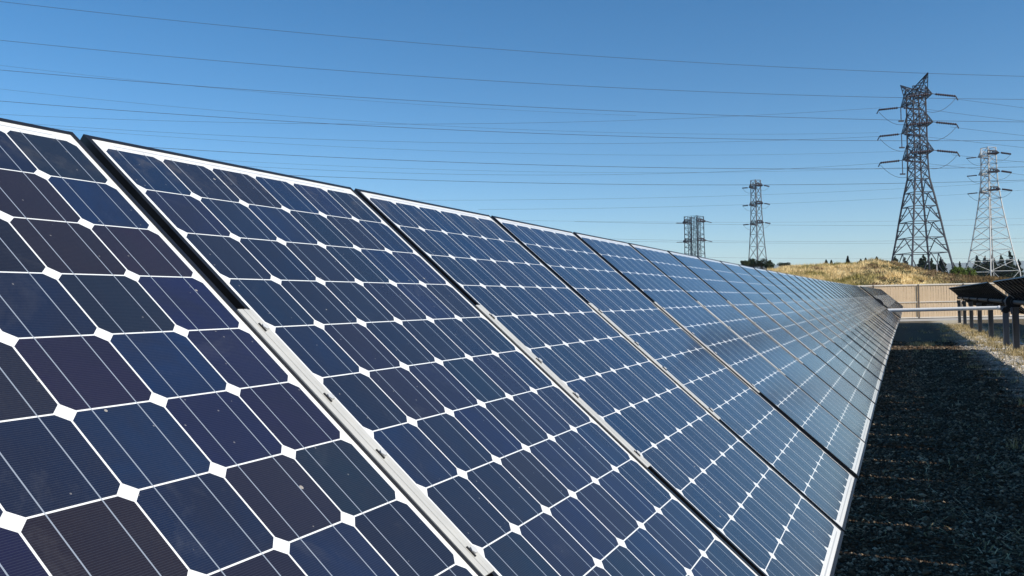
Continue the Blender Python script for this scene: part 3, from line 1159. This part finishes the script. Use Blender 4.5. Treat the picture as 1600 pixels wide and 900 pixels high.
for px_, pz in ((5.2, hz(112, PZ - 5, 1452)), (-6.4, hz(131, PZ + 6, 1412))):
    bz = up1[-1][0]; s = 1.4; sg = 1 if px_ > 0 else -1
    tip = Vector((px_, 0, pz)); m = MB()
    cr = [Vector((sg * (s + 0.9), -s, bz - 0.4)), Vector((sg * (s + 0.9), s, bz - 0.4)), Vector((-sg * s, -s, bz)), Vector((-sg * s, s, bz))]
    for c in cr: m.bar(c, tip, 0.15)
    for k in (0.28, 0.56, 0.8):
        for i, j in ((0, 1), (1, 3), (3, 2), (2, 0)):
            m.bar(cr[i].lerp(tip, k), cr[j].lerp(tip, k), 0.08)
            m.bar(cr[i].lerp(tip, k - 0.28), cr[j].lerp(tip, k), 0.08)
    m.build('earth_peak', M_PYD, root)

# pale pylon at the right
Z2 = 225.0
P2 = 1552
def lv(z, px, lst):
    return [(max(0, hz(py, z, px)) if py else 0, w / F * z) for py, w in lst]


b2 = [(0, 4.9)] + lv(Z2, P2, [(424, 26.5), (407, 23), (390, 20.5), (373, 18.2), (356, 16), (340, 14), (325, 12.2), (310, 10.6), (297, 9.4)])
root = pylon('pylon', 'pale galvanised lattice pylon near the right edge, three short levels of insulator strings', P2 - 1, Z2, RZ1 + math.radians(9.2),
             b2, 'D', 0.21, 0.10, M_PYW, [], 3.4, 1.6, [], 3.6, 0.2, False)
hb = [b2[-1]] + lv(Z2, P2, [(283, 8.2), (269, 7.8), (255, 7.6), (242, 7.4), (230, 7.4)])
lattice_body(hb, 0.20, 0.10, 'D').build('lattice_head', M_PYW, root)
for zz_ in (hz(298, Z2, P2), hz(270, Z2, P2), hz(241.5, Z2, P2)):
    for side in (-1, 1):
        m, tip = wedge_arm(zz_, 1.25, 3.6, 1.0, 0.15, side)
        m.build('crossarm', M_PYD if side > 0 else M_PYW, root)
        ends = []
        for dy in (-1, 1):
            d = Vector((0, dy, -0.10)); a = tip + Vector((0, dy * 0.5, 0))
            insulator(root, a, d, 3.0, 0.26 if side > 0 else 0.17)
            ends.append(a + d.normalized() * 3.0)
        jumper(root, ends[0], ends[1], 1.8, 0.04)

# slim far pylon
Z3 = 300.0
P3 = 1185
b3 = [(0, 3.4)] + lv(Z3, P3, [(405, 9.4), (385, 8.2), (366, 7.2), (349, 6.4), (333, 5.9), (319, 5.6), (305, 5.4), (291, 5.2), (281, 5.2)])
root = pylon('pylon', 'slim grey lattice pylon standing behind the dark oaks, three levels of short insulator strings', P3, Z3, RZ1 + math.radians(23),
             b3, 'X', 0.22, 0.09, M_PYM, [], 4, 1, [], 4, 0.2, False)
for py in (349, 319, 291):
    zz_ = hz(py, Z3, P3)
    for side in (-1, 1):
        m, tip = wedge_arm(zz_, 1.25, 3.3, 1.0, 0.2, side)
        m.build('crossarm', M_PYD, root)
        ends = []
        for dy in (-1, 1):
            d = Vector((0, dy, -0.10)); a = tip + Vector((0, dy * 0.6, 0))
            if (side > 0) == (dy > 0) or True:
                insulator(root, a, d, 2.4, 0.22)
            ends.append(a + d.normalized() * 2.4)
        jumper(root, ends[0], ends[1], 1.6, 0.04)

# squat broad pylon, foot hidden behind the panels
Z4 = 340.0
P4 = 1087
b4 = [(0, 4.2)] + lv(Z4, P4, [(404, 11.6), (396, 11.4), (386, 11.2), (376, 11.1), (366, 11.0), (356, 11.0), (347, 11.0), (338, 11.0)])
root = pylon('pylon', 'broad far lattice pylon rising just behind the top edge of the solar panels', P4, Z4, RZ1 + math.radians(47),
             b4, 'Z', 0.24, 0.10, M_PYD, [], 4, 1, [], 4, 0.2, False)
for (q0, q1) in ((-1.1, 0), (1.1, 0)):
    m = lattice_body([(z_, s_ * 0.28) for z_, s_ in b4], 0.17, 0.07, 'Z', False)
    o = m.build('inner_mast', M_PYD, root); o.location = (q0, q0 * 0.6, 0)
for py in (409, 377, 347):
    zz_ = hz(py, Z4, P4)
    for side in (-1, 1):
        m, tip = wedge_arm(zz_, 2.5, 5.0, 1.1, 0.28, side)
        m.build('crossarm', M_PYD, root)
        for dy in (-1, 1):
            d = Vector((0, dy, -0.06)); a = tip + Vector((0, dy * 0.6, 0))
            insulator(root, a, d, 4.2, 0.17)


# ------------------------------------------------------------------ overhead lines
def plan_line(pxa, za, pxb, zb):
    a = ground_at(pxa, za); b = ground_at(pxb, zb)
    return a, b


def wire(label, pts, r, pl, x0, x1, n=48):
    (ax, az), (bx, bz) = pl
    A = ground_at(ax, az); B = ground_at(bx, bz)
    d = B - A
    xs_ = np.array([p[0] for p in pts], float); ys_ = np.array([p[1] for p in pts], float)
    # heights above ground along the plan line, then a parabola (a hanging cable) through them
    def param(px):
        # depth z where column px meets the plan line
        v = RIGHT * ((px - 800) / F) - BACK
        den = v.x * d.y - v.y * d.x
        z = (A.x * d.y - A.y * d.x) / den
        p = Vector((v.x * z, v.y * z, 0))
        return (p - A).dot(d) / d.length_squared, z
    T_, Hs = [], []
    for x, y in zip(xs_, ys_):
        s, z = param(x)
        T_.append(s); Hs.append(at(x, y, z).z)
    co = np.polyfit(T_, Hs, 2 if len(pts) > 2 else 1)
    s0, _ = param(x0); s1, _ = param(x1)
    P = []
    for i in range(n + 1):
        s = s0 + (s1 - s0) * i / n
        p = A + d * s
        P.append(Vector((p.x, p.y, float(np.polyval(co, s)))))
    m = MB()
    c = P[0].copy()
    m.tube([p - c for p in P], r, 4)
    o = m.build('power_line', M_WIRE)
    o.location = c
    return tag(o, label, 'power line', 'overhead power lines')


LA = ((0, 182), (1437, 197))
LB = ((0, 215), (1437, 260))
LC = ((0, 230), (1600, 300))
LR = ((1437, 197), (1600, 203))
wires = [
    ('topmost power line, from the top left corner to the highest dark pylon peak', [(0, 0), (400, 38), (800, 77), (1200, 103), (1450, 111), (1600, 117)], 0.040, LA, -350, 1700),
    ('second power line from the top, strong and dark across the whole sky', [(0, 61), (400, 95), (800, 127), (1100, 142), (1400, 151), (1600, 153)], 0.040, LA, -350, 1700),
    ('third strong power line from the top, level with the middle crossarm of the dark pylon', [(0, 108), (400, 137), (800, 165), (1100, 178), (1400, 186), (1600, 189)], 0.042, LA, -350, 1700),
    ('fourth strong power line from the top, reaching the dark pylon at its middle crossarm', [(0, 157), (400, 183), (800, 207), (1100, 215), (1400, 219), (1600, 218)], 0.042, LA, -350, 1700),
    ('fifth strong power line, appearing over the second panel and passing the lowest crossarm', [(240, 230), (400, 238), (800, 256), (1100, 262), (1400, 263), (1600, 260)], 0.042, LA, -100, 1700),
    ('sixth strong power line, appearing over the end of the second panel', [(430, 272), (800, 285), (1100, 288), (1400, 286), (1600, 281)], 0.040, LA, 250, 1700),
    ('faint power line just above the third strong line at the left edge', [(0, 100), (150, 116), (300, 132), (600, 158), (800, 170)], 0.022, LB, -300, 1000),
    ('faint power line between the third and fourth strong lines at the left edge', [(0, 139), (250, 160), (450, 179), (700, 197), (1000, 208), (1300, 207)], 0.024, LB, -300, 1380),
    ('faint power line leading to the topmost left insulator of the dark pylon', [(0, 176), (250, 188), (450, 193), (700, 193), (1000, 184), (1385, 168)], 0.024, LA, -300, 1385),
    ('faint power line leading to the middle left insulator of the dark pylon', [(130, 197), (350, 212), (650, 220), (1000, 223), (1385, 212)], 0.024, LA, 0, 1385),
    ('faint power line leading to the lowest left insulator of the dark pylon', [(430, 262), (700, 270), (1000, 272), (1260, 263), (1385, 253)], 0.024, LA, 300, 1385),
    ('faint power line sagging below the fourth strong line over the left panels', [(250, 213), (450, 222), (800, 238), (1050, 243), (1385, 236)], 0.024, LB, 0, 1420),
    ('faint power line just under the fifth strong line in mid sky', [(350, 249), (700, 266), (1000, 269), (1300, 264), (1600, 252)], 0.022, LB, 200, 1700),
    ('faint rising power line crossing above the slim pylon', [(750, 312), (1000, 310), (1200, 303), (1400, 295), (1600, 283)], 0.028, LC, 600, 1700),
    ('faint power line crossing the slim pylon at its middle arms', [(860, 326), (1040, 323), (1160, 320), (1400, 309), (1600, 297)], 0.028, LC, 750, 1700),
    ('thin power line crossing the slim pylon near its lowest arms', [(1040, 349), (1300, 352), (1600, 351)], 0.030, LC, 900, 1700),
    ('thin power line just above the lowest arms of the slim pylon', [(950, 346), (1200, 347), (1600, 341)], 0.022, LC, 800, 1700),
    ('upper of two close power lines low over the mound, right of the broad pylon', [(1040, 375), (1300, 377), (1600, 372)], 0.028, LC, 950, 1700),
    ('lower of two close power lines low over the mound, right of the broad pylon', [(1050, 378), (1300, 380), (1600, 378)], 0.028, LC, 950, 1700),
    ('lowest power line, just above the hills right of the broad pylon', [(1100, 402), (1300, 404), (1600, 403)], 0.022, LC, 1080, 1700),
    ('power line falling away right from the top right insulator of the dark pylon', [(1492, 152), (1540, 158), (1600, 166)], 0.030, LR, 1492, 1700),
    ('power line falling away right from the middle right insulator of the dark pylon', [(1492, 197), (1540, 203), (1600, 210)], 0.030, LR, 1492, 1700),
    ('power line falling away right from the lowest right insulator of the dark pylon', [(1494, 241), (1530, 245), (1600, 252)], 0.030, LR, 1494, 1700),
    ('power line behind the dark pylon head falling right below its top crossarm', [(1455, 169), (1520, 178), (1600, 187)], 0.030, LR, 1455, 1700),
    ('power line behind the dark pylon head falling right below its middle crossarm', [(1455, 213), (1520, 220), (1600, 229)], 0.030, LR, 1455, 1700),
    ('power line behind the dark pylon head falling right below its lowest crossarm', [(1455, 255), (1520, 262), (1600, 272)], 0.030, LR, 1455, 1700),
]
for w in wires:
    wire(*w)

# low scrub clumps on the mound crest and its right flank
cs, ss = [], []
for i in range(190):
    px = random.choice([random.gauss(1388, 20), random.gauss(1440, 35), random.gauss(1480, 40), random.uniform(1270, 1560)])
    z = random.uniform(70, 98)
    p = ground_at(px, z); p.z = mound_z(px, z) + 0.05
    q = random.uniform(0.25, 0.95)
    cs.append(tuple(to_m(p))); ss.append((q, q, q * 0.45))
for nm, mat, sl, lab in (('scrub', simple('green_brown_scrub', (0.12, 0.115, 0.045), 0.8, 0, 0.5, 0.5), slice(0, 120), 'low olive green scrub clumps scattered over the mound behind the fence'),
                         ('brush', simple('rusty_scrub', (0.20, 0.125, 0.06), 0.8, 0, 0.4, 0.5), slice(120, 190), 'low rust brown brush clumps scattered over the mound behind the fence')):
    V, Q = leaf_cloud(cs[sl], ss[sl], 30000, 0.06, RNG)
    o = tri_mesh(nm, V, Q, [mat]); o.location = MO; o.rotation_euler = (0, 0, MRZ)
    tag(o, lab, 'scrub', kind='stuff')

# small white marker standing by the right leg of the dark pylon
m = MB()
p = ground_at(1465, 150)
zb = at(1465, 428, 150).z
m.box(-0.16, 0.16, -0.16, 0.16, 0, zb + 0.6)
m.box(-0.09, 0.09, -0.09, 0.09, zb + 0.6, zb + 1.2)
m.bar((0, 0, zb + 1.2), (0, 0, zb + 1.9), 0.14)
mk = m.build('marker_post', M_WHITE); mk.location = p
tag(mk, 'small white marker post among the scrub at the right foot of the dark pylon', 'marker post')


# ------------------------------------------------------------------ air: one even haze box round everything
hz_m = bpy.data.materials.new('haze_air')
hz_m.use_nodes = True
hn, hl_ = hz_m.node_tree.nodes, hz_m.node_tree.links
hn.clear()
ho = hn.new('ShaderNodeOutputMaterial')
pv = hn.new('ShaderNodeVolumePrincipled')
pv.inputs['Color'].default_value = (0.85, 0.95, 1.0, 1)
pv.inputs['Density'].default_value = 7.0e-5
hl_.new(pv.outputs[0], ho.inputs['Volume'])
m = MB()
m.box(-15000, 15000, -15000, 15000, -6.0, 440.0)
hzo = m.build('haze', hz_m)
tag(hzo, None, None, kind='stuff')
